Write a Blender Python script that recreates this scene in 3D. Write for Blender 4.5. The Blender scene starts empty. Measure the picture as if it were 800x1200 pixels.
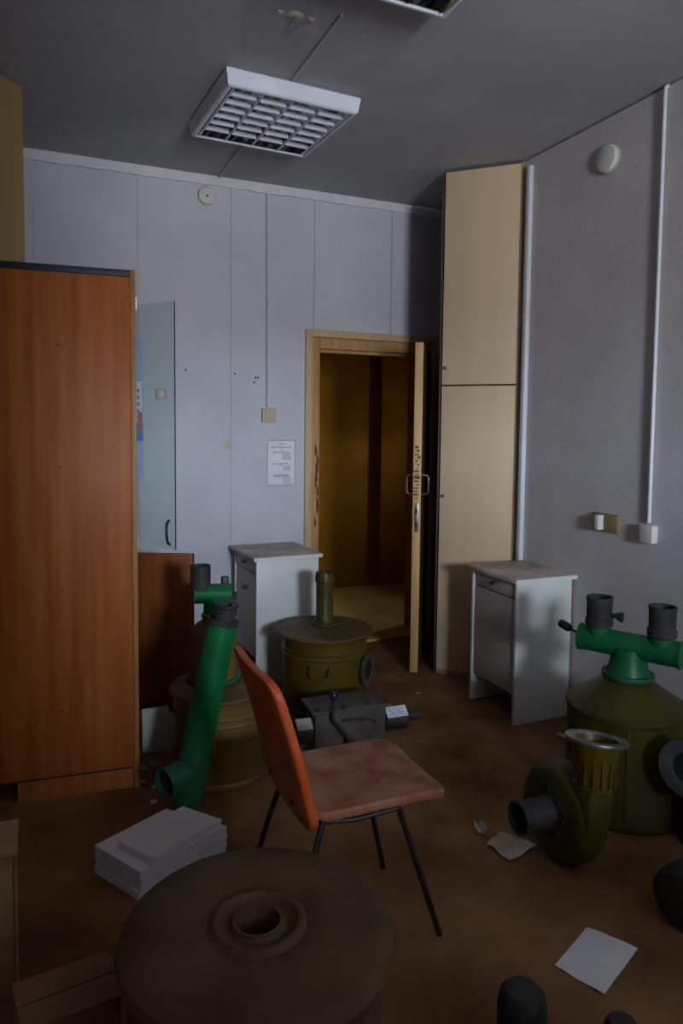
import bpy, bmesh, math, random
from mathutils import Vector, Matrix
random.seed(7)
S = bpy.context.scene
C = S.collection

# ------------------------------------------------------------ camera
cd = bpy.data.cameras.new('camera'); cam = bpy.data.objects.new('camera', cd); C.objects.link(cam)
r_ = Vector((0.918478, -0.395330, 0.010612)); d_ = Vector((-0.017274, -0.066912, -0.997609)); f_ = Vector((0.395095, 0.916099, -0.068286))
M = Matrix((r_, -d_, -f_)).transposed().to_4x4(); M.translation = (0, 0, 1.5)
cam.matrix_world = M
cd.sensor_fit = 'VERTICAL'; cd.sensor_height = 36; cd.lens = 838.48 / 1200 * 36
cd.shift_y = -(600 - 556.7) / 1200; cd.clip_start = .05
S.camera = cam

# ------------------------------------------------------------ sky seen through the window behind the camera
W = bpy.data.worlds.new('overcast_sky'); S.world = W; W.use_nodes = True
nt = W.node_tree; bg = nt.nodes['Background']
tc = nt.nodes.new('ShaderNodeTexCoord'); sx = nt.nodes.new('ShaderNodeSeparateXYZ'); rp = nt.nodes.new('ShaderNodeValToRGB')
nt.links.new(tc.outputs['Generated'], sx.inputs[0]); nt.links.new(sx.outputs['Z'], rp.inputs[0]); nt.links.new(rp.outputs[0], bg.inputs[0])
rp.color_ramp.elements[0].position = 0.0; rp.color_ramp.elements[0].color = (.36, .38, .42, 1)
rp.color_ramp.elements[1].position = 0.03; rp.color_ramp.elements[1].color = (.76, .86, 1.04, 1)
bg.inputs[1].default_value = 136.0
# portal in the window opening: only guides the sampling of the sky
WX0, WX1, WZ0, WZ1, WY = .55, 1.35, .85, 2.35, -3.0
pl = bpy.data.lights.new('window_portal', 'AREA'); pl.shape = 'RECTANGLE'; pl.size = WX1 - WX0; pl.size_y = WZ1 - WZ0; pl.cycles.is_portal = True
po = bpy.data.objects.new('window_portal', pl); C.objects.link(po)
po.location = ((WX0 + WX1) / 2, WY - .12, (WZ0 + WZ1) / 2); po.rotation_euler = (math.radians(90), 0, 0)   # faces +y
S.view_settings.view_transform = 'Standard'; S.view_settings.look = 'None'; S.view_settings.gamma = 1; S.view_settings.use_curve_mapping = False
S.view_settings.exposure = 0.0

# ------------------------------------------------------------ helpers
def mat(name, c1, c2=None, rough=.6, scale=6, stretch=(1, 1, 1), bump=0, bscale=None, metal=0, spec=.4, detail=6, lo=.35, hi=.65):
    m = bpy.data.materials.new(name); m.use_nodes = True
    t = m.node_tree; b = t.nodes['Principled BSDF']
    b.inputs['Roughness'].default_value = rough; b.inputs['Metallic'].default_value = metal; b.inputs['Specular IOR Level'].default_value = spec
    co = t.nodes.new('ShaderNodeTexCoord'); mp = t.nodes.new('ShaderNodeMapping'); mp.inputs['Scale'].default_value = stretch
    t.links.new(co.outputs['Object'], mp.inputs[0])
    n = t.nodes.new('ShaderNodeTexNoise'); n.inputs['Scale'].default_value = scale; n.inputs['Detail'].default_value = detail
    t.links.new(mp.outputs[0], n.inputs['Vector'])
    r = t.nodes.new('ShaderNodeValToRGB'); r.color_ramp.elements[0].position = lo; r.color_ramp.elements[1].position = hi
    r.color_ramp.elements[0].color = (*c1, 1); r.color_ramp.elements[1].color = (*(c2 or c1), 1)
    t.links.new(n.outputs[0], r.inputs[0]); t.links.new(r.outputs[0], b.inputs['Base Color'])
    if bump:
        n2 = t.nodes.new('ShaderNodeTexNoise'); n2.inputs['Scale'].default_value = bscale or scale * 4; n2.inputs['Detail'].default_value = 4
        t.links.new(mp.outputs[0], n2.inputs['Vector'])
        bp = t.nodes.new('ShaderNodeBump'); bp.inputs['Strength'].default_value = bump; bp.inputs['Distance'].default_value = .01
        t.links.new(n2.outputs[0], bp.inputs['Height']); t.links.new(bp.outputs[0], b.inputs['Normal'])
    return m

class MB:
    """collects shapes in one bmesh; build() links them as one object"""
    def __init__(s): s.bm = bmesh.new()
    def box(s, x0, x1, y0, y1, z0, z1, bev=0, mtx=None, seg=2):
        b = bmesh.new()
        vs = [b.verts.new((x, y, z)) for x in (x0, x1) for y in (y0, y1) for z in (z0, z1)]
        for f in ((0, 1, 3, 2), (4, 6, 7, 5), (0, 4, 5, 1), (2, 3, 7, 6), (0, 2, 6, 4), (1, 5, 7, 3)): b.faces.new([vs[i] for i in f])
        bmesh.ops.recalc_face_normals(b, faces=b.faces)
        if bev: bmesh.ops.bevel(b, geom=b.edges[:], offset=bev, segments=seg, profile=.5, affect='EDGES')
        return s._add(b, mtx)
    def _add(s, b, mtx=None):
        if mtx: bmesh.ops.transform(b, matrix=mtx, verts=b.verts)
        me = bpy.data.meshes.new('t'); b.to_mesh(me); b.free(); s.bm.from_mesh(me); bpy.data.meshes.remove(me)
        return s
    def lathe(s, prof, seg=40, mtx=None, close=False):
        b = bmesh.new(); rings = []
        for r, z in prof:
            if r < 1e-5: rings.append([b.verts.new((0, 0, z))])
            else: rings.append([b.verts.new((r * math.cos(2 * math.pi * i / seg), r * math.sin(2 * math.pi * i / seg), z)) for i in range(seg)])
        prs = list(zip(rings, rings[1:])) + ([(rings[-1], rings[0])] if close else [])
        for A, B in prs:
            for i in range(seg):
                j = (i + 1) % seg
                q = [A[i % len(A)], A[j % len(A)], B[j % len(B)], B[i % len(B)]]
                q2 = []
                for v in q:
                    if v not in q2: q2.append(v)
                if len(q2) > 2: b.faces.new(q2)
        bmesh.ops.recalc_face_normals(b, faces=b.faces)
        return s._add(b, mtx)
    def cyl(s, p0, p1, r0, r1=None, seg=24):
        p0, p1 = Vector(p0), Vector(p1); L = (p1 - p0).length
        r1 = r0 if r1 is None else r1
        return s.lathe([(0, 0), (r0, 0), (r1, L), (0, L)], seg, axis(p0, p1))
    def pipe(s, p0, p1, ro, ri, seg=32):     # hollow
        p0, p1 = Vector(p0), Vector(p1); L = (p1 - p0).length
        return s.lathe([(ri, 0), (ro, 0), (ro, L), (ri, L)], seg, axis(p0, p1), close=True)
    def tube(s, pts, r, seg=10, cap=True):
        b = bmesh.new(); pts = [Vector(p) for p in pts]; rs = r if isinstance(r, (list, tuple)) else [r] * len(pts)
        up = None; rings = []
        for i, p in enumerate(pts):
            t = (pts[min(i + 1, len(pts) - 1)] - pts[max(i - 1, 0)]).normalized()
            if up is None: up = t.orthogonal().normalized()
            up = (up - t * up.dot(t)).normalized(); sd = t.cross(up)
            rings.append([b.verts.new(p + rs[i] * (math.cos(2 * math.pi * k / seg) * up + math.sin(2 * math.pi * k / seg) * sd)) for k in range(seg)])
        for A, B in zip(rings, rings[1:]):
            for k in range(seg): b.faces.new((A[k], A[(k + 1) % seg], B[(k + 1) % seg], B[k]))
        if cap: b.faces.new(rings[0]); b.faces.new(rings[-1])
        bmesh.ops.recalc_face_normals(b, faces=b.faces)
        return s._add(b)
    def prism(s, poly, h0, h1, mtx=None, bev=0):     # poly in xy, extruded in z
        b = bmesh.new()
        lo = [b.verts.new((x, y, h0)) for x, y in poly]; hi = [b.verts.new((x, y, h1)) for x, y in poly]
        n = len(poly); b.faces.new(lo); b.faces.new(hi)
        for i in range(n): b.faces.new((lo[i], lo[(i + 1) % n], hi[(i + 1) % n], hi[i]))
        bmesh.ops.recalc_face_normals(b, faces=b.faces)
        if bev: bmesh.ops.bevel(b, geom=b.edges[:], offset=bev, segments=2, profile=.5, affect='EDGES')
        return s._add(b, mtx)
    def grid(s, fn, nu, nv, thick=0):       # fn(u,v)->point, sheet with optional thickness downwards
        b = bmesh.new()
        V = [[b.verts.new(fn(i / nu, j / nv)) for j in range(nv + 1)] for i in range(nu + 1)]
        for i in range(nu):
            for j in range(nv): b.faces.new((V[i][j], V[i + 1][j], V[i + 1][j + 1], V[i][j + 1]))
        bmesh.ops.recalc_face_normals(b, faces=b.faces)
        if thick: bmesh.ops.solidify(b, geom=b.faces[:], thickness=thick)
        return s._add(b)
    def build(s, name, m, parent=None, angle=35):
        me = bpy.data.meshes.new(name); s.bm.to_mesh(me); s.bm.free(); me.materials.append(m)
        for p in me.polygons: p.use_smooth = True
        me.set_sharp_from_angle(angle=math.radians(angle))
        o = bpy.data.objects.new(name, me); C.objects.link(o)
        if parent: o.parent = parent
        return o
def axis(p0, p1):
    q = (Vector(p1) - Vector(p0)).to_track_quat('Z', 'Y'); m = q.to_matrix().to_4x4(); m.translation = p0; return m
def tag(o, label, cat, group=None):
    o['label'] = label; o['category'] = cat
    if group: o['group'] = group
    return o
def thing(name, label, cat, loc=(0, 0, 0), rz=0, group=None):
    o = bpy.data.objects.new(name, None); C.objects.link(o); o.empty_display_size = .1
    o.location = loc; o.rotation_euler = (0, 0, rz)
    return tag(o, label, cat, group)
def struct(o): o['kind'] = 'structure'; return o
def share(name, me, parent, loc=(0, 0, 0), rot=(0, 0, 0)):
    o = bpy.data.objects.new(name, me); C.objects.link(o); o.parent = parent; o.location = loc; o.rotation_euler = rot; return o
def copy_tree(o, parent=None):
    c = o.copy(); C.objects.link(c); c.parent = parent
    for ch in [x for x in list(C.objects) if x.parent == o]: copy_tree(ch, c)
    return c
def arc(c, r, a0, a1, n, u=Vector((1, 0, 0)), v=Vector((0, 0, 1))):
    return [Vector(c) + r * (math.cos(a0 + (a1 - a0) * i / n) * Vector(u) + math.sin(a0 + (a1 - a0) * i / n) * Vector(v)) for i in range(n + 1)]
RX90 = Matrix.Rotation(math.pi / 2, 4, 'X')

# ------------------------------------------------------------ materials
m_wall = mat('lilac_white_wallpaper', (.56, .565, .60), (.62, .62, .65), .75, 2.5, bump=.12, bscale=60, spec=.25)
m_wallr = mat('rough_lilac_plaster', (.54, .51, .50), (.62, .585, .575), .7, 2.2, bump=.22, bscale=55, spec=.3)
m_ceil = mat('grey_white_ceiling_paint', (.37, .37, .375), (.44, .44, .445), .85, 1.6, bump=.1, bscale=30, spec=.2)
m_trim = mat('white_painted_trim', (.66, .67, .69), (.72, .72, .74), .5, 12, bump=.1)
m_floor = mat('worn_brown_floor', (.13, .058, .020), (.30, .155, .066), .65, 2.6, bump=.25, bscale=22, spec=.18, detail=12, lo=.36, hi=.68)
m_dark = mat('black_opening_shade', (.01, .01, .012), rough=.9)  # black colour stands for the shade inside openings and holes
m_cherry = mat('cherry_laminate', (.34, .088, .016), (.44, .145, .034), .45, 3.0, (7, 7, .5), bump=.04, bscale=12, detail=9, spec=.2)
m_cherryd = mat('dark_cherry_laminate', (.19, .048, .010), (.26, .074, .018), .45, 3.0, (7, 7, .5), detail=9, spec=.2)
m_band = mat('honey_edge_band', (.33, .15, .035), (.42, .21, .06), .5, 6, (6, 6, .6))
m_navy = mat('blue_black_edge', (.012, .016, .032), (.02, .026, .045), .5, 10)
m_beige = mat('beige_laminate', (.64, .47, .28), (.70, .52, .32), .5, 3, (2, 2, .6))
m_pine = mat('bare_pine', (.44, .22, .075), (.54, .30, .115), .6, 5, (7, 7, .6), bump=.08)
m_pinel = mat('pale_varnished_pine', (.55, .37, .18), (.63, .44, .24), .55, 5, (7, 7, .6), bump=.05)
m_leaf = mat('dark_brown_door_face', (.055, .030, .014), (.085, .048, .022), .5, 4, (6, 6, .6))
m_ochre = mat('ochre_painted_wall', (.27, .11, .002), (.33, .14, .004), .6, 3, bump=.1, bscale=20, spec=.1)
m_ochref = mat('yellowed_corridor_floor', (.42, .30, .075), (.54, .40, .11), .5, 3.2, bump=.1)
m_white = mat('white_furniture_paint', (.64, .67, .61), (.72, .74, .68), .42, 3, bump=.05)
m_whitef = mat('shaded_white_front', (.42, .36, .31), (.50, .44, .39), .5, 4)  # darker white: shade on the cabinet fronts is put into the colour
m_wtop = mat('stained_white_top', (.38, .31, .24), (.60, .55, .48), .5, 7, detail=8)
m_black = mat('black_plastic', (.012, .012, .013), (.02, .02, .02), .45, 10)
m_rubber = mat('dusty_black_rubber', (.014, .015, .014), (.035, .034, .030), .7, 14, bump=.15)
m_olive = mat('olive_green_enamel', (.075, .052, .004), (.105, .072, .008), .36, 6, bump=.04, spec=.3)
m_olived = mat('dusty_olive_enamel', (.070, .044, .012), (.13, .082, .030), .55, 9, bump=.08, detail=9)
m_foredr = mat('dusty_brown_olive_lid', (.064, .037, .013), (.112, .068, .028), .6, 7, bump=.08, detail=9, spec=.25)
m_olivek = mat('dark_olive_enamel', (.042, .036, .006), (.066, .056, .011), .38, 7, bump=.05, spec=.3)
m_green = mat('glossy_green_enamel', (.003, .112, .030), (.005, .15, .042), .4, 7, bump=.05, spec=.3)
m_green2 = mat('shaded_green_enamel', (.003, .085, .026), (.006, .115, .038), .42, 7, bump=.05, spec=.3)  # darker copy of the green; shading on the right tee put into colour
m_greend = mat('dark_green_enamel', (.008, .075, .035), (.015, .10, .05), .45, 7, bump=.05)
m_steel = mat('bare_grey_steel', (.28, .27, .25), (.42, .41, .38), .35, 10, metal=.9)
m_greym = mat('grey_brown_hammered_metal', (.060, .052, .042), (.10, .085, .068), .55, 14, bump=.12)
m_cast = mat('charcoal_casting', (.02, .02, .02), (.04, .038, .034), .5, 14, bump=.1)
m_paper = mat('white_paper', (.76, .75, .77), (.83, .82, .83), .85, 5)
m_paperd = mat('dirty_paper', (.40, .34, .26), (.62, .55, .46), .9, 9)
m_ink = mat('grey_print', (.16, .17, .22), (.22, .23, .28), .85, 20)
m_blue = mat('blue_print', (.05, .17, .52), (.12, .28, .62), .6, 18)
m_blue2 = mat('pale_blue_print', (.34, .46, .72), (.44, .55, .76), .6, 18)
m_red = mat('red_print', (.50, .12, .14), (.55, .2, .2), .7, 18)
m_orange = mat('worn_orange_vinyl', (.38, .055, .008), (.50, .09, .016), .5, 8, bump=.1)
m_seat = mat('dusty_orange_vinyl', (.22, .070, .028), (.34, .17, .11), .6, 9, bump=.1, detail=9, lo=.38, hi=.62)
m_rod = mat('black_painted_rod', (.008, .008, .008), (.014, .013, .012), .5, 20, bump=.2)
m_ivory = mat('yellowed_ivory_plastic', (.50, .42, .24), (.56, .48, .30), .45, 8)
m_ivoryw = mat('white_plastic', (.62, .61, .55), (.68, .67, .62), .4, 8)
m_brass = mat('tan_socket_plastic', (.26, .17, .07), (.31, .21, .09), .4, 8)
m_lampw = mat('white_lamp_enamel', (.72, .74, .80), (.78, .80, .84), .35, 8)
m_mirror = mat('mirror_aluminium', (.40, .43, .46), (.50, .53, .56), .10, 8, metal=1)
m_tube = mat('fluorescent_tube_glass', (.75, .76, .76), (.8, .8, .8), .25, 8)
m_card = mat('brown_cardboard', (.21, .11, .045), (.27, .15, .065), .8, 6, (1, 1, 5))
m_wood = mat('raw_plank', (.30, .18, .08), (.38, .24, .11), .75, 4, (1, 6, 6))
m_cable = mat('painted_cable', (.42, .42, .42), (.48, .48, .48), .7, 10)
def glassmat():
    m = bpy.data.materials.new('grey_green_glass'); m.use_nodes = True; t = m.node_tree
    b = t.nodes['Principled BSDF']; out = t.nodes['Material Output']
    tr = t.nodes.new('ShaderNodeBsdfTransparent'); tr.inputs[0].default_value = (.92, .97, .95, 1)
    b.inputs['Base Color'].default_value = (.25, .30, .30, 1); b.inputs['Roughness'].default_value = .08
    mx = t.nodes.new('ShaderNodeMixShader'); mx.inputs[0].default_value = .10
    t.links.new(tr.outputs[0], mx.inputs[1]); t.links.new(b.outputs[0], mx.inputs[2]); t.links.new(mx.outputs[0], out.inputs[0])
    return m
m_glass = glassmat()

# ------------------------------------------------------------ room shell
B, RW, LW, H = 4.40, 2.56, -.65, 3.0
DX0, DX1, DZ = 1.68, 2.56, 2.065      # rough door opening
NX = 3.15                               # niche behind the corner cupboard
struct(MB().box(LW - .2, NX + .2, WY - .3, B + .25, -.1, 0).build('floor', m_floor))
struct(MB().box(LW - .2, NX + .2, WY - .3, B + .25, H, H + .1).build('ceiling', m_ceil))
struct(MB().box(LW - .2, LW, WY - .3, B + .25, 0, H).build('wall_left', m_wall))
w = MB().box(RW, RW + .25, WY, 3.38, 0, H - .012).box(RW + .03, RW + .25, WY, 3.38, H - .012, H).box(NX, NX + .2, 3.38, B, 0, H)
struct(w.build('wall_right', m_wallr))
w = MB()
w.box(LW, WX0, WY - .25, WY, 0, H).box(WX1, RW + .25, WY - .25, WY, 0, H).box(WX0, WX1, WY - .25, WY, 0, WZ0).box(WX0, WX1, WY - .25, WY, WZ1, H)
struct(w.build('wall_front', m_wall))
w = MB()
w.box(LW, DX0, B + .008, B + .25, 0, H).box(DX1, NX, B + .008, B + .25, 0, H).box(DX0, DX1, B + .008, B + .25, DZ, H)
wb = struct(w.build('wall_back', m_wall))
# wall sheets with open joints
def sheet(poly):
    return MB().prism(poly, 0, .008, Matrix.Translation((0, B + .008, 0)) @ RX90).build('wall_panel', m_wall, wb)
g = .002
for x0, x1 in ((LW, .02), (.02, .579), (.579, 1.138)):
    sheet([(x0 + g, 0), (x1 - g, 0), (x1 - g, H), (x0 + g, H)])
sheet([(1.138 + g, 0), (1.64, 0), (1.64, 2.10), (1.69 - g, 2.10), (1.69 - g, H), (1.138 + g, H)])
sheet([(1.69 + g, 2.10), (2.25 - g, 2.10), (2.25 - g, H), (1.69 + g, H)])
sheet([(2.25 + g, 2.10), (2.64, 2.10), (2.64, H), (2.25 + g, H)])
# ceiling moulding on the back wall, a little uneven
tr = MB()
x = LW
while x < 2.6:
    x1 = min(x + random.uniform(.05, .12), 2.62); e = random.uniform(-.004, .004)
    tr.box(x, x1, B - .016 + e * .5, B, 2.944 + e, H); x = x1
struct(tr.build('trim_1', m_trim))
# added half-height blocker out of view; shades the lower room from the window
dv_ = struct(MB().box(LW, RW, -1.26, -1.14, 0, 1.34).build('light_blocker_low', m_wall))
MB().box(LW, RW, -1.30, -1.10, 1.341, 1.375, .006).build('blocker_capping', m_trim, dv_)
# added full-height blocker behind the camera; keeps window light off the left side
struct(MB().box(LW, .64, -1.09, -.45, 0, H).build('light_blocker_tall', m_wall))
# window frame behind the camera
w = MB()
for x0, x1, z0, z1 in ((WX0, WX0 + .05, WZ0, WZ1), (WX1 - .05, WX1, WZ0, WZ1), (WX0 + .05, WX1 - .05, WZ0, WZ0 + .05), (WX0 + .05, WX1 - .05, WZ1 - .05, WZ1)):
    w.box(x0, x1, WY - .11, WY - .05, z0, z1, .005)
win = struct(w.build('window_1', m_trim))
MB().box(WX0 - .05, WX1 + .05, WY - .05, WY + .14, WZ0 - .035, WZ0, .006).build('window_sill', m_trim, win)
# door frame
fr = MB()
fr.box(1.63, 1.678, B - .022, B + .01, 0, 2.125, .004).box(2.575, 2.624, B - .022, B + .01, 0, 2.125, .004).box(1.678, 2.575, B - .022, B + .01, 2.077, 2.125, .004)
frame = struct(fr.build('trim_2', m_pinel))
fj = MB()
fj.box(1.679, 1.735, B - .004, B + .10, 0, 2.076, .003).box(2.535, 2.574, B - .004, B + .10, 0, 2.076, .003).box(1.735, 2.535, B - .004, B + .10, 2.005, 2.076, .003)
fj.box(1.735, 1.75, B + .045, B + .10, 0, 2.005).box(1.75, 2.535, B + .045, B + .10, 1.985, 2.005)
fj.build('door_jamb', m_pine, frame)
sp = MB()     # splintered wood by the strike
for i in range(9):
    z = .85 + i * .055 + random.uniform(-.02, .02)
    sp.prism([(0, 0), (random.uniform(.008, .02), .02), (random.uniform(.004, .016), .05 + random.uniform(0, .03)), (0, .08)], 0, .006, Matrix.Translation((1.70 + random.uniform(0, .02), B - .004, z)) @ RX90)
sp.build('splinter', m_leaf, frame)
MB().box(1.735, 2.535, B + .01, B + .25, 0, .018, .004).build('threshold', m_ochref, frame)

# corridor beyond the door
struct(MB().box(.6, 5.2, B + .25, 6.3, -.1, 0).build('floor_corridor', m_ochref))
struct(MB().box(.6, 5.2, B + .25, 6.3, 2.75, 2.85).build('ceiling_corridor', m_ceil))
cw = MB().box(.6, 5.2, 6.05, 6.3, 0, 2.75).box(2.985, 3.6, 5.99, 6.05, 0, 2.75, .004).box(.6, 2.985, 6.03, 6.05, 0, .09, .003)
struct(cw.build('wall_corridor_back', m_ochre))
struct(MB().box(.4, .6, B + .25, 6.3, 0, 2.75).build('wall_corridor_left', m_ochre))
# end wall of the corridor with a small added opening that lets sky brighten it
struct(MB().box(4.2, 4.4, B + .25, 6.3, 0, 1.3).box(4.2, 4.4, B + .25, 6.3, 1.52, 2.75).box(4.2, 4.4, B + .25, 5.12, 1.3, 1.52).box(4.2, 4.4, 5.38, 6.3, 1.3, 1.52).build('wall_corridor_right', m_ochre))
pl2 = bpy.data.lights.new('added_opening_portal', 'AREA'); pl2.shape = 'RECTANGLE'; pl2.size = .22; pl2.size_y = .26; pl2.cycles.is_portal = True  # guides sampling through the added corridor opening
po2 = bpy.data.objects.new('added_opening_portal', pl2); C.objects.link(po2); po2.location = (4.3, 5.25, 1.41); po2.rotation_euler = (0, math.radians(90), 0)
rv = MB().box(DX1 - .026, DX1 - .001, B + .101, B + .262, 0, DZ).box(DX0 + .001, DX0 + .026, B + .101, B + .262, 0, DZ).box(DX0 + .026, DX1 - .026, B + .101, B + .262, DZ - .02, DZ - .001)
rv.box(2.536, 5.2, B + .251, B + .262, 0, 2.75)
rv.box(.6, 1.7, B + .251, B + .262, 0, 2.75).box(1.7, 2.536, B + .251, B + .262, DZ, 2.75)
rvo = struct(rv.build('wall_corridor_front', m_ochre))
MB().box(2.532, 2.5345, B + .16, B + .19, 1.55, 1.64).build('hinge_plate', m_black, rvo)

# door leaf: hinged on the right jamb, swung into the room
th = math.atan2(-.828, -.56)
dr = thing('door_1', 'brown wooden door standing ajar, bare pine edge with broken lock', 'door', (2.533, B - .03, .012), th)
del dr['category']; del dr['label']; struct(dr)
LL = .775
MB().box(.01, LL - .004, -.022, .022, 0, 1.985, .002).build('door_leaf', m_leaf, dr)
# local x runs from hinge to free edge; local +y = camera-right/back face
ed = MB().box(LL - .004, LL + .004, -.024, .024, 0, 1.985, .0015).build('edge_strip', mat('orange_pine_edge', (.58, .33, .13), (.68, .42, .19), .6, 5, (7, 7, .6), bump=.06), dr)
lk = MB().box(LL + .004, LL + .0065, -.012, .012, .86, 1.03, .0008)
for bz in (.97, .89): MB().box(LL + .0066, LL + .009, -.006, .006, bz, bz + .03).build('lock_bolt', m_black, dr)
lk.build('lock_plate', m_steel, dr)
ch = MB()
for i in range(16):
    z = 1.06 + i * .02; ch.box(LL + .003, LL + .0052, random.uniform(-.022, .0), random.uniform(.002, .02), z, z + random.uniform(.006, .016))
ch.build('broken_wood', m_leaf, dr)
for s in (-1, 1):
    y = s * .022
    MB().tube([(LL - .055, y, 1.08), (LL - .055, y + s * .035, 1.085), (LL - .055, y + s * .042, 1.095), (LL - .055, y + s * .042, 1.185), (LL - .055, y + s * .035, 1.195), (LL - .055, y, 1.20)], .005, 8).build('handle', m_steel, dr)

# ------------------------------------------------------------ corner cupboards (built in)
FL, FR = Vector((2.24, 3.70)), Vector((2.555, 3.375))
cc = thing('corner_cupboard', 'beige built-in corner cupboard with upper and lower door beside the doorway', 'cupboard', (2.24, 3.70, 0))
def loc2(p): return (p[0] - 2.24, p[1] - 3.70)
body = [loc2(q) for q in ((2.25, 3.715), (2.555, 3.40), (2.60, 3.40), (3.14, 3.40), (3.14, 4.38), (2.645, 4.38))]
MB().prism(body, .0, 2.985).build('body', m_leaf, cc)
u = (FR - FL); Lc = u.length; a = math.atan2(u.y, u.x)
def cdoor(z0, z1, kz):
    d = MB().box(.0, Lc - .022, -.002, .018, z0, z1, .0015).build('door', m_beige, cc); d.rotation_euler.z = a
    k = MB().lathe([(0, 0), (.009, 0), (.006, .006), (.010, .012), (.009, .020), (0, .023)], 14, Matrix.Translation((.025, -.002, kz)) @ Matrix.Rotation(math.pi / 2, 4, 'X')).build('knob', m_steel, d)
cdoor(.03, 1.742, 1.09); cdoor(1.752, 2.98, 1.85)
s = MB().box(Lc - .020, Lc, -.001, .018, .0, 2.985, .001).box(0, Lc - .02, .003, .018, 0, .028).build('side_stile', mat('beige_stile', (.36, .28, .18), (.40, .32, .2), .5, 3), cc); s.rotation_euler.z = a
sd = Vector((2.645, 4.385)) - FL
s = MB().box(.02, sd.length, -.001, .016, 0, 2.985).build('side_panel', m_leaf, cc); s.rotation_euler.z = math.atan2(sd.y, sd.x); s.location = (0, 0, 0)
# left mirror cupboard, seen only above the wardrobe
c2 = thing('corner_cupboard', 'tan built-in cupboard top showing above the cherry wardrobe', 'cupboard', (-.03, 3.59, 0))
MB().prism([(-.006, .01), (-.61, -.595), (-.61, .79), (-.006, .79)], 0, 2.985).build('body', m_leaf, c2)
s = MB().box(0, .85, -.018, .0, .03, 2.985, .001).build('door', mat('tan_laminate', (.40, .27, .10), (.45, .31, .13), .5, 3, (2, 2, .6)), c2); s.rotation_euler.z = math.radians(225); s.scale.y = -1

# ------------------------------------------------------------ wardrobe and glass bookcase on the left
wd = thing('wardrobe', 'tall cherry laminate wardrobe, plain side panel towards the camera', 'wardrobe', (.363, 2.955, 0), math.radians(-5))
MB().box(-.62, -.004, 0, .018, .094, 2.075, .001).build('side_panel', m_cherry, wd)
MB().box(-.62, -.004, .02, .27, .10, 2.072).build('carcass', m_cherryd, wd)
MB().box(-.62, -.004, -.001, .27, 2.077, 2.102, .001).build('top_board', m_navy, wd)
MB().box(-.445, -.006, .012, .03, 0, .086, .001).box(-.445, -.42, .03, .26, 0, .086).box(-.03, -.006, .03, .26, 0, .086).build('plinth', m_cherry, wd)
MB().box(-.62, -.005, .003, .02, .086, .094).build('plinth_gap', m_navy, wd)
dd = MB().box(-.003, .018, .002, .275, .0, 2.105, .002).build('door', m_band, wd)
for hz in (1.95, 1.0): MB().box(.0185, .023, .006, .012, hz, hz + .05).build('hinge', m_steel, dd)
for px, pz in ((-.27, 1.33), (-.27, .85), (-.275, .36), (-.27, 1.8)): MB().cyl((px, .0005, pz), (px, -.0025, pz), .006, seg=12).build('cover_cap', m_cherryd, wd)

bk = thing('bookcase', 'narrow cherry bookcase behind the wardrobe, glass and wooden doors swung open', 'bookcase', (.37, 3.69, 0))
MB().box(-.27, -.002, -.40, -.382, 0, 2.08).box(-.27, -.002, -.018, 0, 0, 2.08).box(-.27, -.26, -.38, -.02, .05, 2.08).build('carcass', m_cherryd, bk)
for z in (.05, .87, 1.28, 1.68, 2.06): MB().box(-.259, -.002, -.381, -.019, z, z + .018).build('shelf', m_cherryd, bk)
ld = MB().box(0, .385, -.009, .009, .06, .862, .001).build('lower_door', m_cherryd, bk); ld.location = (0, -.012, 0); ld.rotation_euler.z = math.radians(-25)
MB().box(.385, .3885, -.0095, .0095, .06, .863).build('edge_band', m_black, ld)
gd = MB().box(0, .375, -.0025, .0025, .905, 2.07, .0006).build('glass_door', m_glass, bk); gd.location = (0, -.012, 0); gd.rotation_euler.z = math.radians(-50)
MB().box(.3752, .3772, -.003, .003, .905, 2.07).build('glass_edge', mat('dark_glass_edge', (.03, .05, .05), (.04, .06, .06), .2, 8), gd)
MB().tube([(.345, -.004, .93), (.347, -.022, .94), (.352, -.034, .965), (.352, -.036, .99), (.350, -.034, 1.015), (.344, -.022, 1.035), (.34, -.004, 1.045)], .0065, 10).build('handle', m_black, gd)

# ------------------------------------------------------------ wall fittings
# calendar on the back wall
cal = thing('wall_calendar', 'blue and white wall calendar half hidden behind the wardrobe edge', 'calendar', (.50, B, 1.15))
MB().box(-.09, .105, -.003, -.001, .0, .86).build('sheet', m_blue2, cal)
MB().prism([(-.09, .60), (.06, .60), (.03, .83), (-.09, .83)], .003, .005, RX90).build('picture', m_blue, cal)
MB().box(-.09, .098, -.006, -.003, .36, .60).build('month_page', m_paper, cal)
MB().box(-.09, .105, -.006, -.003, .25, .355).build('title_band', m_blue, cal)
MB().box(.075, .100, -.0075, -.006, .30, .42).build('red_marker', m_red, cal)
dg = MB()
for i in range(5):
    for j in range(7): dg.box(-.085 + j * .026, -.085 + j * .026 + .013, -.0068, -.006, .38 + i * .04, .38 + i * .04 + .016)
dg.build('printed_digits', m_ink, cal)['kind'] = 'stuff'
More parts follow.
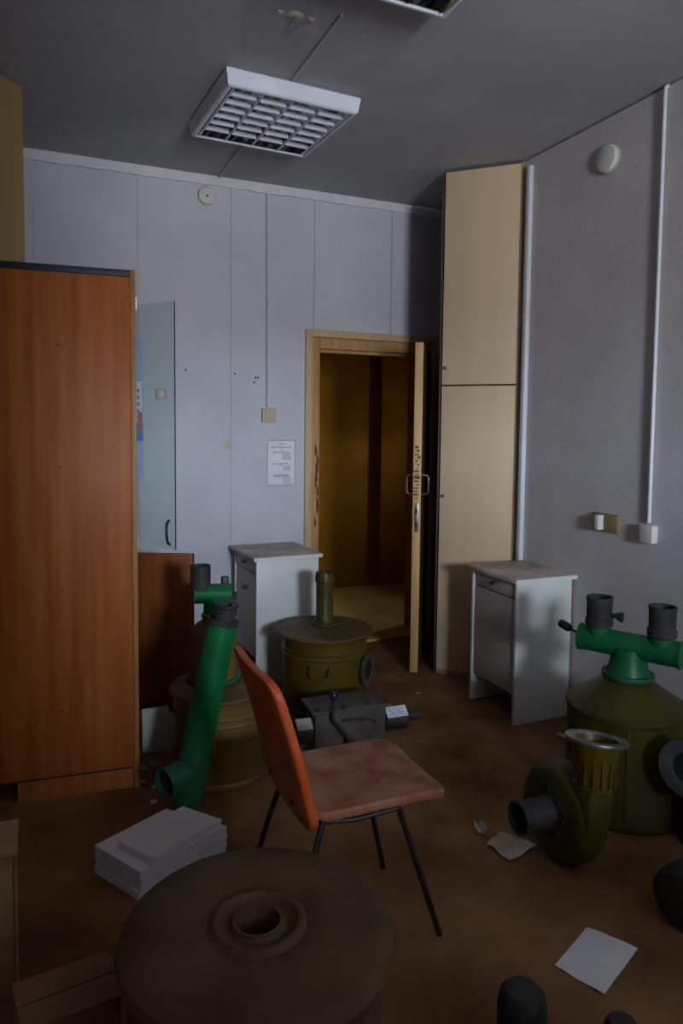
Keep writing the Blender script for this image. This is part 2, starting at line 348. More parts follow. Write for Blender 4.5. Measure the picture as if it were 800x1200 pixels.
# notice
n = thing('notice_sheet', 'printed notice taped to the wall left of the door frame', 'notice', (1.377, B, 1.113))
MB().box(0, .19, -.0025, -.0005, 0, .292).build('sheet', m_paper, n)
fb = MB()
for a4 in ((0, .19, .288, .292), (0, .19, 0, .004), (0, .003, 0, .292), (.187, .19, 0, .292)): fb.box(a4[0], a4[1], -.0034, -.0026, a4[2], a4[3])
fb.build('border', m_ink, n)
pt = MB()
def ln(x0, x1, y, h=4.):      # from the notice's own layout grid: 368 x 590 units
    k = .19 / 368; x = x0
    while x < x1:
        x2 = min(x + random.uniform(10, 34), x1); pt.box(x * k, x2 * k, -.0032, -.0026, .292 - (y + h) * k, .292 - (y - h) * k); x = x2 + 5
ln(140, 245, 45); ln(50, 310, 88, 5); ln(70, 295, 152, 5); ln(65, 280, 297, 5); ln(160, 205, 312); ln(75, 290, 436, 5); ln(90, 270, 452, 5)
for y0 in (175, 195, 215, 235): ln(200, 308, y0)
for y0 in (330, 350, 372): ln(205, 308, y0)
for y0 in (472, 495, 515, 538): ln(205, 308, y0)
pt.build('printed_text', m_ink, n)['kind'] = 'stuff'
for x, z, r in ((-.014, .282, .6), (.0, .305, -.5), (.098, .232, .5), (-.002, -.02, 0)):
    MB().box(-.005, .005, -.006, -.0036, -.013, .013, mtx=Matrix.Translation((x, 0, z)) @ Matrix.Rotation(r, 4, 'Y')).build('tape', m_ivoryw, n)
# switch with its surface cable
sw = thing('light_switch', 'yellowed two-rocker light switch above the taped notice', 'light switch', (1.382, B, 1.565))
MB().box(-.045, .045, -.03, 0, -.045, .045, .005).build('plate', m_ivory, sw)
for s in (-1, 1): MB().box(s * .017 - .014, s * .017 + .014, -.037, -.030, -.028, .028, .003).build('rocker', m_ivory, sw)
tag(MB().tube([(1.373, B - .006, 1.611), (1.372, B - .006, 2.2), (1.368, B - .006, 2.94)], .006, 8).build('surface_cable', m_cable), 'thin painted cable running up the wall from the light switch', 'cable')
s2 = thing('light_switch', 'small pale switch on the wall seen through the glass door', 'light switch', (.712, B, 1.68))
MB().box(-.031, .031, -.014, 0, -.033, .033, .004).build('plate', m_ivory, s2); MB().box(-.016, .016, -.02, -.014, -.02, .02, .003).build('rocker', m_ivoryw, s2)
# round siren on the back wall
al = thing('wall_sounder', 'round white sounder on the back wall under the moulding', 'sounder', (.986, B, 2.875))
MB().lathe([(.053, 0), (.053, .018), (.047, .028), (.02, .031), (0, .031)], 32, Matrix.Translation((0, 0, 0)) @ RX90).build('case', m_ivoryw, al)
MB().cyl((0, -.031, -.004), (0, -.034, -.004), .007, seg=12).build('opening', m_black, al)
MB().prism([(-.016, 0), (.016, 0), (.005, .045), (-.005, .045)], 0, .012, Matrix.Translation((0, 0, .050)) @ RX90).build('bracket', m_ivory, al)
# right wall
de = thing('smoke_detector', 'round cream detector high on the right wall', 'detector', (RW, 2.735, 2.79))
RYn = Matrix.Rotation(-math.pi / 2, 4, 'Y')
MB().lathe([(.064, 0), (.066, .012), (.060, .026), (.03, .034), (0, .034)], 32, RYn).build('cover', m_ivoryw, de)
MB().lathe([(.07, 0), (.07, .006), (.05, .006)], 32, RYn).build('base_ring', m_ivory, de)
tag(MB().box(RW - .03, RW, 3.300, 3.335, .0, 2.945, .008, seg=3).build('cable_duct', m_trim), 'wide white vertical duct on the right wall beside the beige cupboard', 'cable duct')
cdt = thing('conduit', 'thin white conduit down the right wall ending in a small box', 'conduit', (RW, 2.395, 1.0))
MB().tube([(-.001, .004, 1.99), (-.013, .004, 1.98), (-.015, .004, 1.95), (-.015, 0, .08)], .0085, 10).build('pipe', m_trim, cdt)
MB().box(-.038, 0, -.04, .035, -.01, .07, .004).build('junction_box', m_ivoryw, cdt)
so = thing('wall_socket', 'tan double wall socket on the right wall with a white plug', 'socket', (RW, 2.665, 1.045))
MB().box(-.014, 0, -.085, .085, -.045, .045, .004).build('plate', m_brass, so)
MB().box(-.018, -.014, -.08, -.012, -.038, .038, .002).build('cover', m_brass, so)
MB().cyl((-.014, .05, 0), (-.024, .05, 0), .034, seg=28).build('socket_ring', m_ivory, so)
MB().box(-.05, -.014, .008, .034, -.036, .036, .004).build('plug', m_ivoryw, so)
hl = MB()
for y in (.058, .045): hl.cyl((-.0241, y, 0), (-.0246, y, 0), .0045, seg=10)
hl.build('hole', m_black, so)
# nail holes and stains
for i, (x, z) in enumerate(((.86, 1.83), (1.165, 1.82), (1.30, 1.80), (1.29, 1.77), (1.315, 1.80), (.60, 1.86))):
    MB().cyl((x, B + .0005, z), (x, B - .002, z), .006, seg=8).build('nail_hole', m_dark, wb)
MB().lathe([(0, 0), (.025, 0), (.025, .0012), (0, .0012)], 16, Matrix.Translation((1.126, B, 1.372)) @ RX90).build('glue_stain', mat('yellow_glue_stain', (.52, .44, .22), (.56, .50, .36), .7, 30), wb)

# ceiling cables
def cab(name, lab, pts, r=.006): tag(MB().tube(pts, r, 8).build(name, m_cable), lab, 'cable')
cab('ceiling_cable', 'straight cable on the ceiling running between the two lamps', [(1.06, 2.50, H - .006), (1.06, 3.03, H - .006)])
cab('ceiling_cable', 'cable on the ceiling from the nearest lamp to the back wall', [(1.06, 3.70, H - .006), (1.058, 4.1, H - .006), (1.062, B - .018, H - .006)])
hk = thing('ceiling_hook', 'broken hole with a bent hook in the ceiling', 'hook', (.91, 2.585, H))
MB().lathe([(0, -.001), (.035, -.001), (.028, -.004), (0, -.004)], 12).build('patch', m_paperd, hk)
MB().tube([(0, 0, 0), (.0, 0, -.02), (.012, 0, -.034), (.026, 0, -.03), (.03, 0, -.018)], .004, 8).build('hook', m_steel, hk)
for cx in (-.07, .05): MB().box(cx, cx + .022, -.012, .008, -.006, -.0005).build('chip', m_paperd, hk)

# ------------------------------------------------------------ fluorescent lamps
def lamp(label, loc, rz):
    L = thing('ceiling_lamp', label, 'lamp', loc, rz, 'square louvre ceiling lamps')      # origin at ceiling
    a, b2, h = .315, .298, .08
    hs = MB()
    b = bmesh.new()
    def ring(r, z): return [b.verts.new((sx * r, sy * r, z)) for sx, sy in ((-1, -1), (1, -1), (1, 1), (-1, 1))]
    R = [ring(a - .02, 0), ring(a, -.012), ring(a, -.02), ring(b2 + .008, -h + .006), ring(b2, -h), ring(b2 - .010, -h), ring(b2 - .012, -.012)]
    for A, B2 in zip(R, R[1:]):
        for i in range(4): b.faces.new((A[i], A[(i + 1) % 4], B2[(i + 1) % 4], B2[i]))
    b.faces.new(R[0]); bmesh.ops.recalc_face_normals(b, faces=b.faces); hs._add(b)
    hs.build('housing', m_lampw, L, 20)
    MB().box(-.279, .279, -.279, .279, -.018, -.013).build('back_reflector', m_mirror, L)
    cw = .558 / 4
    for k in range(4):
        o = MB().box(-.279, .279, .280, .2845, -.074, -.014).build('end_reflector', m_mirror, L); o.rotation_euler.z = k * math.pi / 2
    rf = None
    for i in range(5):
        x = -.279 + i * cw
        x = max(-.272, min(.272, x))
        if rf is None:
            o = MB().prism([(-.006, -.078), (.006, -.078), (.0025, -.06), (.001, -.03), (-.001, -.03), (-.0025, -.06)], -.279, .279, Matrix.Rotation(math.pi / 2, 4, 'X')).build('reflector', m_mirror, L); rf = o.data
            # prism was made in xz after the rotation; flip back upright
            o.location = (x, 0, 0)
        else: share('reflector', rf, L, (x, 0, 0))
    bl = None
    for i in range(4):
        for j in range(7):
            x = -.279 + (i + .5) * cw; y = -.279 + (j + .5) * .558 / 7 + .03
            if j == 6: continue
            if bl is None:
                o = MB().prism([(-.002, -.054), (.002, -.054), (.006, -.076), (.004, -.078), (-.004, -.078), (-.006, -.076)], -cw / 2 + .008, cw / 2 - .008, Matrix.Rotation(math.pi / 2, 4, 'Z') @ Matrix.Rotation(math.pi / 2, 4, 'X')).build('louvre_blade', m_lampw, L); bl = o.data; o.location = (x, y, 0)
            else: share('louvre_blade', bl, L, (x, y, 0))
    tb = None
    for i in range(4):
        x = -.279 + (i + .5) * cw
        if tb is None:
            o = MB().cyl((0, -.27, -.030), (0, .27, -.030), .0065, seg=12).build('fluorescent_tube', m_tube, L); tb = o.data; o.location.x = x
        else: share('fluorescent_tube', tb, L, (x, 0, 0))
    return L
l1 = lamp('square louvre ceiling lamp shown whole, nearest the back wall', (1.065, 3.36, H), math.radians(3))
l2 = copy_tree(l1); l2['label'] = 'square louvre ceiling lamp cut off by the top edge of the photo'; l2.location = (1.045, 1.945, H); l2.rotation_euler.z = math.radians(1)

# ------------------------------------------------------------ bedside cabinets
def cabinet(label, loc, rz, wid, dep, drawer_knob=True, door_knob=True):
    # local: front faces -x, spans y 0..wid, x 0..dep, near side panel at y=0
    t = thing('bedside_cabinet', label, 'cabinet', loc, rz, 'white bedside cabinets')
    MB().box(0, dep, 0, .018, 0, .725, .002).build('side_panel', m_white, t)
    MB().box(0, dep, wid - .018, wid, 0, .725, .002).build('side_panel', m_white, t)
    MB().box(dep - .012, dep, .018, wid - .018, .10, .725).box(.03, dep - .012, .018, wid - .018, .15, .166).build('back_and_base', m_whitef, t)
    MB().box(-.022, dep + .02, -.02, wid + .02, .726, .75, .005).build('worktop', m_wtop, t)
    MB().box(-.020, dep + .018, -.0225, -.0202, .728, .748).build('front_lip', m_white, t)
    dw = MB().box(.008, .024, .021, wid - .021, .645, .72, .002).build('drawer', m_whitef, t)
    do = MB().box(.008, .024, .021, wid - .021, .15, .638, .002).build('door', m_whitef, t)
    kp = [(0, 0), (.008, 0), (.006, .008), (.013, .016), (.012, .024), (0, .027)]
    RYk = Matrix.Rotation(-math.pi / 2, 4, 'Y')
    if drawer_knob: MB().lathe(kp, 14, Matrix.Translation((.008, wid * .5, .69)) @ RYk).build('knob', m_black, dw)
    if door_knob: MB().lathe(kp, 14, Matrix.Translation((.008, wid * .45, .54)) @ RYk).build('knob', m_black, do)
    return t
cabinet('white bedside cabinet with one drawer knob against the right wall', (2.20, 2.88, 0), 0, .40, .345, True, False)
cabinet('white bedside cabinet with stained top left of the doorway', (1.155, 3.885, 0), math.radians(2), .43, .385)

# ------------------------------------------------------------ filter drums
def drum_body(R, h, rim=0):
    p = [(0, 0), (R * .97, 0), (R, .006), (R + .006, .014), (R + .006, .026), (R, .034)]
    for zz in (h - .115, h - .085):
        p += [(R, zz - .008), (R + .006, zz), (R, zz + .008)]
    p += [(R, h - .03), (R + .004, h - .02), (0, h - .02)]
    return p
# drum by the door
t = thing('filter_drum', 'olive filter drum with a chimney tube in front of the doorway', 'filter drum', (1.42, 3.50, 0))
MB().lathe(drum_body(.225, .42), 56).build('body', m_olive, t)
MB().lathe([(0, .40), (.225, .40), (.252, .404), (.258, .412), (.252, .420), (.22, .424), (.10, .430), (0, .430)], 56).build('lid', m_olived, t)
o = MB().lathe([(.075, .430), (.078, .436), (.074, .444), (.060, .448), (.052, .462), (.046, .48), (.046, .66), (.052, .664), (.052, .69), (.047, .715), (.041, .715), (.041, .47), (0, .47)], 32).build('chimney', m_olivek, t); o.location = (.01, .03, 0)
for i in range(6): MB().cyl((.01 + .066 * math.cos(i * 1.047), .03 + .066 * math.sin(i * 1.047), .44), (.01 + .066 * math.cos(i * 1.047), .03 + .066 * math.sin(i * 1.047), .456), .007, seg=6).build('bolt', m_olivek, t)
ad = Vector((.70, -.71, 0)).normalized()
o = MB().lathe([(.06, 0), (.06, .03), (.082, .032), (.084, .046), (.056, .048), (.052, .046), (.052, .012), (0, .012)], 32, axis(ad * .208 + Vector((0, 0, .225)), ad * .4 + Vector((0, 0, .225)))).build('side_outlet', m_greym, t)
MB().lathe([(0, .04), (.053, .04), (.053, .0425), (0, .0425)], 32, axis(ad * .208 + Vector((0, 0, .225)), ad * .4 + Vector((0, 0, .225)))).build('outlet_shade_disc', m_dark, t)  # black disc painted in for the shade inside the outlet
for a0 in (-1.95, -2.5):
    c0 = Vector((math.cos(a0), math.sin(a0), 0)); tn = Vector((-c0.y, c0.x, 0))
ca = Vector((math.cos(-2.05), math.sin(-2.05), 0)); tn = Vector((-ca.y, ca.x, 0))
MB().tube([ca * .218 + tn * -.05 + Vector((0, 0, .28)), ca * .245 + tn * -.05 + Vector((0, 0, .275)), ca * .255 + tn * -.05 + Vector((0, 0, .25)), ca * .255 + tn * -.04 + Vector((0, 0, .235)), ca * .262 + tn * .04 + Vector((0, 0, .235)), ca * .258 + tn * .05 + Vector((0, 0, .25)), ca * .245 + tn * .05 + Vector((0, 0, .275)), ca * .218 + tn * .05 + Vector((0, 0, .28))], .005, 8).build('handle', m_olive, t)

# left drum behind the green pipe
t = thing('filter_drum', 'brass-olive filter drum behind the leaning green pipe', 'filter drum', (.73, 2.975, 0))
m_brassy = mat('brown_olive_enamel', (.12, .075, .016), (.16, .10, .026), .36, 6, bump=.04, spec=.5)
MB().lathe(drum_body(.20, .385), 56).build('body', m_brassy, t)
MB().lathe([(0, .366), (.20, .366), (.218, .370), (.222, .378), (.216, .386), (.19, .39), (0, .394)], 56).build('lid', m_olived, t)
av = Vector((-.62, -.78, 0)).normalized()
MB().lathe([(.062, 0), (.062, .02), (.074, .022), (.074, .034), (.05, .036), (.05, .0)], 32, axis(av * .19 + Vector((0, 0, .19)), av * .4 + Vector((0, 0, .19)))).build('side_outlet', m_brassy, t)

# foreground drum
t = thing('filter_drum', 'wide filter drum with a ringed hole in its lid, nearest the camera', 'filter drum', (.42, 1.395, 0))
MB().lathe(drum_body(.262, .43)[:-1], 64).build('body', m_foredr, t)
MB().lathe([(.30 - .05, .405), (.275, .405), (.288, .412), (.292, .425), (.286, .440), (.27, .449), (.24, .452), (.112, .452), (.106, .449), (.101, .452), (.094, .459), (.086, .459), (.078, .452), (.070, .446), (.062, .444), (.056, .447), (.052, .452), (.048, .450), (.046, .43), (.046, .22), (0, .22)], 72).build('lid', m_foredr, t)
cp = MB().lathe([(.047, .0), (.0535, .0), (.0535, .004), (.047, .004)], 40, Matrix.Translation((0, 0, .4525)), close=True).build('hole_rim', m_foredr, t)

# ------------------------------------------------------------ green pipe with branch (leans beside the left drum)
t = thing('green_pipe', 'green branched ventilation pipe leaning beside the left filter drum', 'pipe', (.525, 2.70, 0))
o0 = Vector((.525, 2.70, 0))
top = Vector((.667, 2.705, .735)) - o0; bot = Vector((0, 0, .06)); dirv = (top - bot).normalized()
MB().lathe([(0, -.055), (.03, -.052), (.05, -.035), (.059, 0), (.059, (top - bot).length), (.055, (top - bot).length), (.055, .3), (0, .3)], 40, axis(bot, top)).build('main_tube', m_green, t)
MB().pipe(top - dirv * .012, top + dirv * .012, .064, .052).build('rubber_rim', m_rubber, t)
mo = Vector((-.098, -.060, .158)); b0 = Vector((.012, .0, .165))
md = (mo - b0).normalized()
MB().lathe([(.052, 0), (.056, (mo - b0).length), (.051, (mo - b0).length), (.048, .05), (0, .05)], 36, axis(b0, mo)).build('branch_mouth', m_greend, t)
MB().lathe([(0, 0), (.0495, 0), (.0495, .002), (0, .002)], 32, axis(b0 + md * ((mo - b0).length - .022), mo)).build('mouth_shade_disc', m_dark, t)  # black disc set in the mouth in place of its inner shade
MB().lathe([(.060, -.005), (.061, 0), (.061, .16), (.060, .165)], 40, axis(bot + dirv * .02, top)).build('sleeve', m_greend, t)
ou = Vector((.592, 2.80, .19)) - o0
cr = []
q0 = Vector((.03, .035, .17)); Lr = (ou - q0).length
for i in range(9): cr.append((.058 if i % 2 else .050, Lr * i / 8))
MB().lathe(cr, 32, axis(q0, ou)).build('corrugated_coupling', m_rubber, t)

# green tee standing on the left drum
t = thing('tee_valve', 'green tee valve on an olive canister, partly behind the open brown door', 'valve', (.71, 3.03, .394))
MB().lathe([(0, 0), (.115, 0), (.118, .006), (.112, .014), (.10, .016), (.0, .016)], 40).build('base_flange', m_greend, t)
MB().lathe([(0, .016), (.098, .016), (.1, .03), (.1, .20), (.094, .225), (.075, .245), (.055, .255), (.05, .27), (.055, .275), (.055, .285), (.048, .29), (.0, .29)], 40).build('canister', m_brassy, t)
MB().cyl((0, 0, .285), (0, 0, .36), .045).cyl((-.078, .022, .375), (.075, -.02, .375), .043).build('tee_body', m_green, t)
MB().pipe((-.055, .015, .40), (-.055, .015, .50), .043, .036).build('rubber_sleeve', m_rubber, t)
MB().pipe((.045, -.012, .33), (.095, -.026, .33), .052, .03).box(.03, .06, -.03, .0, .40, .45, .004).build('clamp', m_cast, t)
# rubber sleeve stuck in the top of the green pipe
t = thing('rubber_sleeve', 'short dark rubber sleeve in the mouth of the green pipe', 'sleeve', (.672, 2.705, .737))
MB().lathe([(.044, -.02), (.046, .05), (.05, .055), (.05, .066), (.04, .066), (.038, -.02)], 32, Matrix.Rotation(.12, 4, 'Y'), close=True).build('sleeve_body', m_rubber, t)
MB().box(.03, .062, -.01, .01, .052, .062, .002).build('clamp_tab', m_black, t)

# ------------------------------------------------------------ grey hand-crank unit
t = thing('hand_crank_unit', 'grey metal hand-crank unit with labelled side cylinders on the floor', 'machine', (1.325, 2.95, 0), math.radians(-3))
MB().box(-.195, .150, -.085, .07, .0, .222, .01).build('body', m_greym, t)
MB().box(-.21, .175, -.10, .09, .223, .237, .004).build('top_plate', m_greym, t)
for x in (-.18, -.06, .06, .15): MB().cyl((x, -.08, .237), (x, -.08, .247), .009, seg=6).build('bolt', m_cast, t)
for x0, x1 in ((-.28, -.197), (.152, .268)):
    MB().lathe([(0, 0), (.048, 0), (.054, .006), (.054, x1 - x0 - .006), (.048, x1 - x0), (0, x1 - x0)], 28, axis((x0, -.03, .135), (x1, -.03, .135))).build('side_cylinder', m_cast, t)
    k = Matrix.Translation(((x0 + x1) / 2, -.03, .135)) @ Matrix.Rotation(math.radians(38), 4, 'X')
    hw = (x1 - x0) / 2 - .006
    lb = MB().box(-hw, hw, -.028, .028, .0545, .0565, .0008, k).build('label_plate', m_paper if x0 > 0 else m_paperd, t)
    if x0 > 0:
        for q in range(3):
            MB().tube([k @ Vector((-hw + .012 + i * .011, -.016 + q * .014 + .006 * math.sin(i * 1.7 + q), .0572)) for i in range(8)], .0013, 5).build('handwriting', m_blue, lb)
MB().cyl((.268, -.03, .135), (.34, -.03, .135), .023).cyl((.34, -.03, .135), (.347, -.03, .135), .019).build('shaft', m_cast, t)
MB().tube([(-.118, -.11, .30), (-.122, -.11, .25), (-.122, -.115, .20), (-.09, -.115, .165), (-.055, -.117, .12), (-.04, -.117, .07)], .009, 10).build('crank_lever', m_cast, t)
MB().lathe([(0, -.022), (.013, -.018), (.021, -.006), (.021, .006), (.013, .018), (0, .022)], 20, Matrix.Translation((-.118, -.11, .31))).build('crank_knob', mat('dark_blue_knob', (.012, .014, .03), (.02, .022, .04), .3, 8), t)
MB().cyl((-.04, -.085, .065), (-.04, -.125, .065), .026).build('crank_hub', m_cast, t)
MB().tube([(-.07, -.095, .185), (.0, -.10, .182), (.06, -.10, .176), (.09, -.095, .158)], .0065, 8).build('curved_rod', m_cast, t)

# ------------------------------------------------------------ orange chair
t = thing('chair', 'worn orange vinyl chair with thin black rod legs', 'chair', (.87, 1.92, 0))
def rrect(x0, x1, y0, y1, r, n=5):
    pts = []
    for cx, cy, a0 in ((x1 - r, y1 - r, 0), (x0 + r, y1 - r, 90), (x0 + r, y0 + r, 180), (x1 - r, y0 + r, 270)):
        for i in range(n + 1):
            a = math.radians(a0 + 90 * i / n); pts.append((cx + r * math.cos(a), cy + r * math.sin(a)))
    return pts
# seat: slightly dished slab, front (x+) rolls down
def slab(poly, z0, z1, fz, name, m, par):
    mb = MB().prism(poly, z0, z1, bev=.008)
    bmesh.ops.triangulate(mb.bm, faces=[f for f in mb.bm.faces if len(f.verts) > 4])
    bmesh.ops.subdivide_edges(mb.bm, edges=[e for e in mb.bm.edges if e.calc_length() > .06], cuts=3, use_grid_fill=True)
    bmesh.ops.triangulate(mb.bm, faces=mb.bm.faces[:])
    for v in mb.bm.verts: v.co = fz(v.co)
    return mb.build(name, m, par, 50)
def seatf(c):
    x, y = c.x, c.y
    return Vector((x, y, c.z + .018 * (y / .19) ** 2 * .6 - max(0, x - .14) ** 2 * 1.6 + max(0, -.12 - x) ** 2 * 2.5))
slab(rrect(-.205, .235, -.195, .185, .055), .415, .445, seatf, 'seat', m_seat, t)
# backrest: curved slab, upright
def backf(c):    # c.x = across (y), c.y = height, c.z = thickness
    y, h, tk = c.x, c.y, c.z
    lean = -.205 - .25 * (h - .42) - .10 * max(0, h - .62) ** 1.3 + .35 * (y + .005) ** 2 * 1.0
    return Vector((lean + tk, y, h))
slab(rrect(-.205, .195, .40, .835, .05), -.014, .014, backf, 'backrest', m_orange, t)
for pts in ([(.075, -.165, .412), (.12, -.172, .28), (.21, -.185, .0)], [(.09, .13, .412), (.14, .15, .25), (.2, .165, 0)],
            [(-.15, .15, .412), (-.20, .17, .32), (-.25, .24, 0)], [(-.15, -.15, .412), (-.20, -.175, .30), (-.245, -.20, 0)]):
    p0, p1, p2 = map(Vector, pts); n = 40
    P = [(p0.lerp(p1, s / n)).lerp(p1.lerp(p2, s / n), s / n) for s in range(n + 1)]
    P[-1].z = .002
    MB().tube(P, [.0085 + .0016 * (i % 2) for i in range(n + 1)], 8).build('leg', m_rod, t)
MB().tube([(-.15, -.15, .408), (-.06, -.16, .40), (.075, -.165, .408)], .008, 8).tube([(-.15, .15, .408), (-.05, .14, .40), (.09, .13, .408)], .008, 8).tube([(.05, -.16, .402), (.05, .13, .402)], .008, 8).build('seat_frame', m_rod, t)
MB().tube([(-.13, -.15, .405), (-.17, -.08, .36), (-.17, .08, .36), (-.13, .15, .405)], .008, 8).build('brace', m_rod, t)
for by in (-.1, .1): MB().tube([(-.19, by, .43), (-.222, by, .46)], .012, 8).build('back_bracket', m_rod, t)

# ------------------------------------------------------------ right hand group
# tee on a conical housing
t = thing('tee_valve', 'green two-branch tee valve on an olive conical housing by the right wall', 'valve', (2.147, 2.095, 0), math.radians(-62))
hp = [(0, 0), (.225, 0), (.232, .008), (.232, .03), (.226, .04), (.226, .40), (.232, .406), (.232, .418)]
MB().lathe(hp + [(.226, .424), (0, .424)], 48).build('housing', m_olivek, t)
MB().lathe([(.226, .425), (.21, .432), (.078, .524), (.07, .526), (0, .526)], 48).build('conical_top', m_olivek, t)
sa = math.radians(62 - 133)
MB().box(.226, .2305, -.004, .004, .042, .40, .001, Matrix.Rotation(sa, 4, 'Z')).build('seam_strip', m_olive, t)
MB().lathe([(0, .526), (.098, .526), (.10, .532), (.098, .542), (.06, .544), (0, .544)], 6 * 6).build('flange', m_greend, t)
MB().lathe([(0, .542), (.082, .543), (.076, .56), (.066, .60), (.062, .64), (0, .64)], 36).build('neck', m_green2, t)
MB().cyl((-.188, 0, .648), (.188, 0, .648), .05, seg=36).cyl((-.12, 0, .66), (-.12, 0, .725), .047).cyl((.12, 0, .66), (.12, 0, .725), .047).build('tee_body', m_green2, t)
for e in (-1, 1): MB().cyl((e * .1885, 0, .648), (e * .195, 0, .648), .054, seg=36).build('end_cap', m_green2, t)
for x in (-.12, .12):
    MB().lathe([(.048, .705), (.054, .71), (.054, .735), (.049, .74), (.05, .81), (.052, .815), (.052, .825), (.043, .825), (.043, .70), (0, .70)], 32, Matrix.Translation((x, 0, 0))).build('rubber_sleeve', m_rubber, t)
MB().cyl((-.068, 0, .755), (-.035, 0, .755), .010, seg=10).cyl((-.045, 0, .74), (-.045, 0, .77), .006, seg=8).box(-.036, -.026, -.012, .012, .735, .775, .003).build('clamp_screw', m_black, t)
MB().cyl((-.195, 0, .655), (-.25, .02, .667), .0055, seg=10).build('lever_rod', m_cast, t)
MB().lathe([(0, 0), (.015, .002), (.018, .01), (.018, .05), (.014, .056), (0, .058)], 16, axis((-.245, .02, .666), (-.31, .044, .68))).build('lever_grip', m_black, t)

# centrifugal fan
t = thing('centrifugal_fan', 'dark olive centrifugal fan with open inlet tube on the floor', 'fan', (1.675, 1.90, 0))
YZ = Matrix(((0, 0, 1, 0), (1, 0, 0, 0), (0, 1, 0, 0), (0, 0, 0, 1)))
zc = .172
MB().lathe([(0, -.058), (.135, -.058), (.152, -.053), (.163, -.040), (.168, -.02), (.168, .03), (.163, .045), (.15, .055), (0, .06)], 56, Matrix.Translation((0, 0, zc)) @ YZ).build('scroll_casing', m_olivek, t)
MB().prism([(-.166, zc), (-.06, zc), (-.075, .33), (-.178, .33)], -.046, .05, YZ, bev=.012).build('scroll_throat', m_olivek, t)
oc = Matrix.Translation((.01, -.128, .315)) @ Matrix.Rotation(math.radians(8), 4, 'Y') @ Matrix.Rotation(math.radians(-6), 4, 'X')
MB().lathe([(.0, 0), (.058, 0), (.059, .01), (.066, .08), (.082, .150), (.076, .151), (.058, .04), (0, .04)], 36, oc).build('outlet_duct', m_olive, t)
MB().lathe([(.072, .151), (.102, .151), (.103, .155), (.102, .161), (.076, .162), (.072, .157)], 40, oc, close=True).build('outlet_flange', m_steel, t)
for k in range(5):
    ak = math.radians(200 + k * 24)
    MB().box(.060, .071, -.004, .004, .015, .12, .0015, oc @ Matrix.Rotation(ak, 4, 'Z')).build('stiffening_rib', m_olive, t)
zi = zc + .012
MB().lathe([(.088, 0), (.088, .006), (.06, .008), (.054, .012), (.052, .105), (.056, .11), (.056, .135), (.047, .135), (.047, .0)], 36, axis((-.06, 0, zi), (-.3, 0, zi)), close=True).build('inlet_tube', m_cast, t)
MB().lathe([(0, 0), (.047, 0)], 36, axis((-.062, 0, zi), (-.3, 0, zi))).build('inlet_shade_disc', m_dark, t)  # black disc at the tube's end stands for shade inside the fan
for i in range(8):
    a = i * math.pi / 4; MB().cyl((-.066, .076 * math.cos(a), zi + .076 * math.sin(a)), (-.074, .076 * math.cos(a), zi + .076 * math.sin(a)), .007, seg=6).build('bolt', m_cast, t)
MB().cyl((.06, 0, zi), (.16, 0, zi), .075, seg=32).cyl((.16, 0, zi), (.175, 0, zi), .06, seg=32).build('motor', m_olivek, t)

# flanged elbow at the right edge
t = thing('flanged_elbow', 'dark flanged elbow pipe cut off by the right edge of the photo', 'pipe', (2.07, 1.72, 0))
c = Vector((0, 0, .33)); dm = Vector((-.9, -.43, .0)).normalized()
P = [c + Vector((0, 0, 0)) - dm * .0, c - dm * .06] + [c - dm * (.06 + .09 * math.sin(k * math.pi / 10)) - Vector((0, 0, .09 * (1 - math.cos(k * math.pi / 10)))) for k in range(1, 6)]
P.append(Vector((P[-1].x, P[-1].y, .002)))
MB().tube(P, .072, 28).build('elbow', m_cast, t)
MB().lathe([(.068, -.004), (.105, -.004), (.107, .004), (.105, .014), (.075, .016), (.06, .010), (.06, -.004)], 36, axis(c, c + dm), close=True).build('flange', mat('grey_flange', (.05, .05, .055), (.09, .09, .095), .5, 10), t)
MB().lathe([(0, 0), (.06, 0)], 32, axis(c + dm * .001, c + dm)).build('bore_shade_disc', m_dark, t)  # black disc over the closed elbow end, painted as a shaded opening

# thick pipe end on the floor at the right edge
t = thing('pipe_stub', 'thick black pipe stub lying at the right edge, nearest the camera', 'pipe', (1.775, 1.475, 0))
dv = Vector((.88, .2, 0)).normalized()
MB().lathe([(0, -.004), (.05, -.003), (.075, 0), (.088, .012), (.092, .03), (.092, .08), (.086, .09), (.086, .26), (0, .26)], 40, axis(Vector((-.03, 0, .093)), Vector((-.03, 0, .093)) + dv)).build('stub_body', m_rubber, t)
# two rubber capped pipes at the bottom edge
def capped(label, loc, r, h):
    t = thing('capped_pipe', label, 'pipe', loc, 0, 'capped pipes at the bottom edge')
    MB().lathe([(0, 0), (r * 1.15, 0), (r * 1.15, .012), (r * .93, .016), (r * .93, h * .5), (0, h * .5)], 32).build('pipe_body', m_olivek, t)
    MB().lathe([(r * .93, h * .5), (r, h * .5 + .002), (r, h * .82), (r * .93, h * .92), (r * .7, h * .985), (0, h)], 32).build('rubber_cap', m_rubber, t)
capped('round-topped dark capped pipe standing at the bottom edge of the photo', (1.005, 1.255, 0), .056, .225)
capped('dark capped pipe whose tip barely shows, right of the bigger one', (1.15, 1.10, 0), .04, .225)

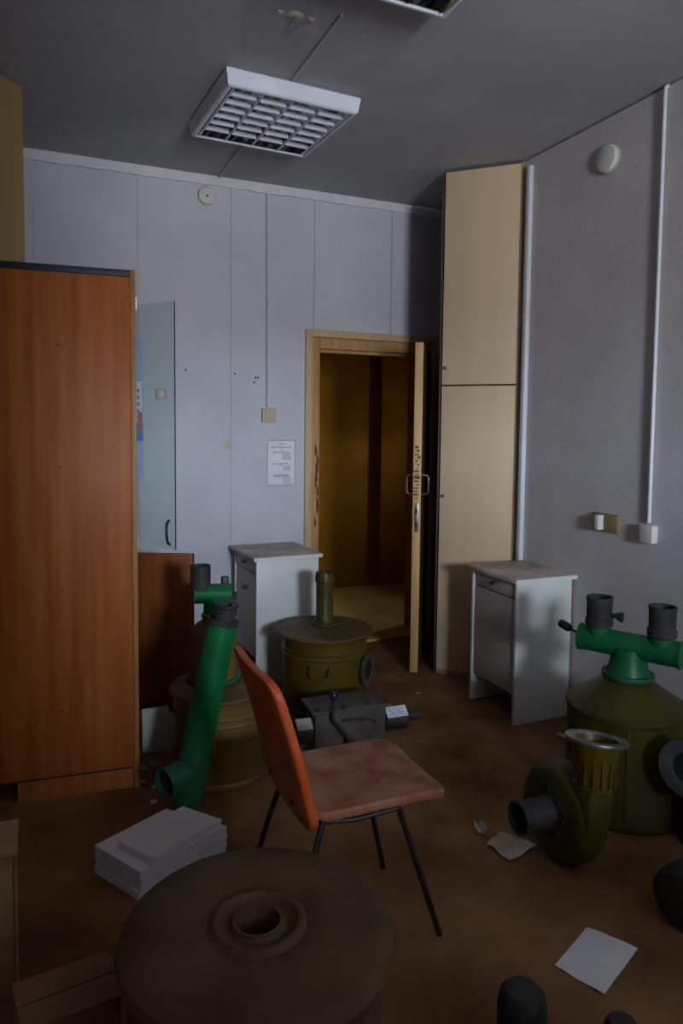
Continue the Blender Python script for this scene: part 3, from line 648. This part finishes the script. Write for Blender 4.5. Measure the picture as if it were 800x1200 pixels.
# ------------------------------------------------------------ boxes at lower left
t = thing('wooden_crate', 'pale wooden crate at the left edge of the photo', 'crate', (-.26, 2.03, 0))
MB().box(-.2, .195, -.072, .075, .0, .385, .003).build('body', m_wood, t)
MB().box(-.205, .205, -.08, .085, .386, .402, .003).build('lid', m_wood, t)
MB().box(.1955, .203, -.075, -.05, .01, .385).build('batten', m_wood, t)
t = thing('cardboard_box', 'brown cardboard box at lower left beside the nearest drum', 'box', (.048, 1.615, 0), math.radians(8))
MB().box(-.10, .10, -.075, .075, 0, .245, .003).build('body', m_card, t)
MB().box(-.102, .102, -.077, -.002, .246, .250, .001).box(-.102, .102, .002, .077, .246, .250, .001).build('flap', m_card, t)

# ------------------------------------------------------------ papers
def ream(name, label, cat, poly, z0, z1, m, n=6, jig=.004):
    t = thing(name, label, cat, (poly[0][0], poly[0][1], z0))
    for i in range(n):
        dx, dy = random.uniform(-jig, jig), random.uniform(-jig, jig); h = (z1 - z0) / n
        MB().prism([(x - poly[0][0] + dx, y - poly[0][1] + dy) for x, y in poly], i * h + (.0004 if i else 0), (i + 1) * h).build('paper_layer', m, t)
    return t
ream('paper_stack', 'thick stack of white paper on the floor near the green pipe', 'paper', [(.166, 2.43), (.285, 2.225), (.60, 2.375), (.425, 2.572)], 0.001, .095, m_paper, 7)
ream('booklet', 'thin white booklet lying askew on the paper stack', 'booklet', [(.235, 2.385), (.325, 2.245), (.585, 2.385), (.475, 2.525)], .0965, .116, m_paper, 3, .005)
def sheetp(name, label, corners, m, crease, z=.002, amp=.004):
    A, B2, C2, D = [Vector((x, y, 0)) for x, y in corners]; cen = (A + B2 + C2 + D) / 4
    ph = random.uniform(0, 6)
    def fn(u, v):
        p = (A * (1 - u) + B2 * u) * (1 - v) + (D * (1 - u) + C2 * u) * v - cen
        p.z = amp * (1 + math.sin(u * crease + ph) * math.cos(v * crease * .8 + ph)) * .5 + amp * .4 * abs(math.sin(u * 3.14 * 2))
        return p
    o = MB().grid(fn, 14, 14, .0008).build(name, m); o.location = (cen.x, cen.y, z); tag(o, label, 'paper'); return o
sheetp('paper_sheet', 'creased white sheet on the floor at lower right', [(1.504, 1.59), (1.581, 1.466), (1.366, 1.37), (1.313, 1.503)], m_paper, 5)
sheetp('paper_sheet', 'dirty crumpled paper on the floor left of the fan', [(1.563, 2.11), (1.638, 1.985), (1.485, 1.948), (1.475, 2.065)], m_paperd, 9, .002, .010)
sheetp('paper_scrap', 'small torn curl of paper behind the dirty crumpled sheet', [(1.475, 2.15), (1.505, 2.175), (1.525, 2.13), (1.49, 2.10)], m_paperd, 6, .002, .03)
sheetp('paper_scrap', 'tiny pale scrap on the floor in front of the white cabinet at right', [(2.32, 2.70), (2.35, 2.72), (2.38, 2.69), (2.34, 2.66)], m_paperd, 9, .002, .01)
sheetp('paper_scrap', 'tiny white fleck on the floor below the open door', [(1.955, 3.44), (1.97, 3.45), (1.985, 3.435), (1.965, 3.425)], m_paperd, 9, .002, .006)
for i, (x, y, lab) in enumerate(((.42, 3.10, 'torn paper scrap beside the wardrobe corner'), (.47, 3.12, 'curled paper scrap at the foot of the white board'), (.40, 2.98, 'narrow paper scrap at the wardrobe foot'), (.415, 2.80, 'crumpled scrap behind the paper stack'), (.44, 2.92, 'twisted paper scrap left of the left filter drum'))):
    r = .016
    sheetp('paper_scrap', lab, [(x - r, y), (x, y + r * .6), (x + r, y - r * .1), (x + .2 * r, y - r)], m_paperd, 7, .002, .015)
wbd = MB().box(0, .12, -.004, .004, 0, .20, .001).build('white_board', m_white); wbd.location = (.435, 3.26, .001); wbd.rotation_euler.x = math.radians(-6)
tag(wbd, 'small white board standing under the open brown door', 'board')
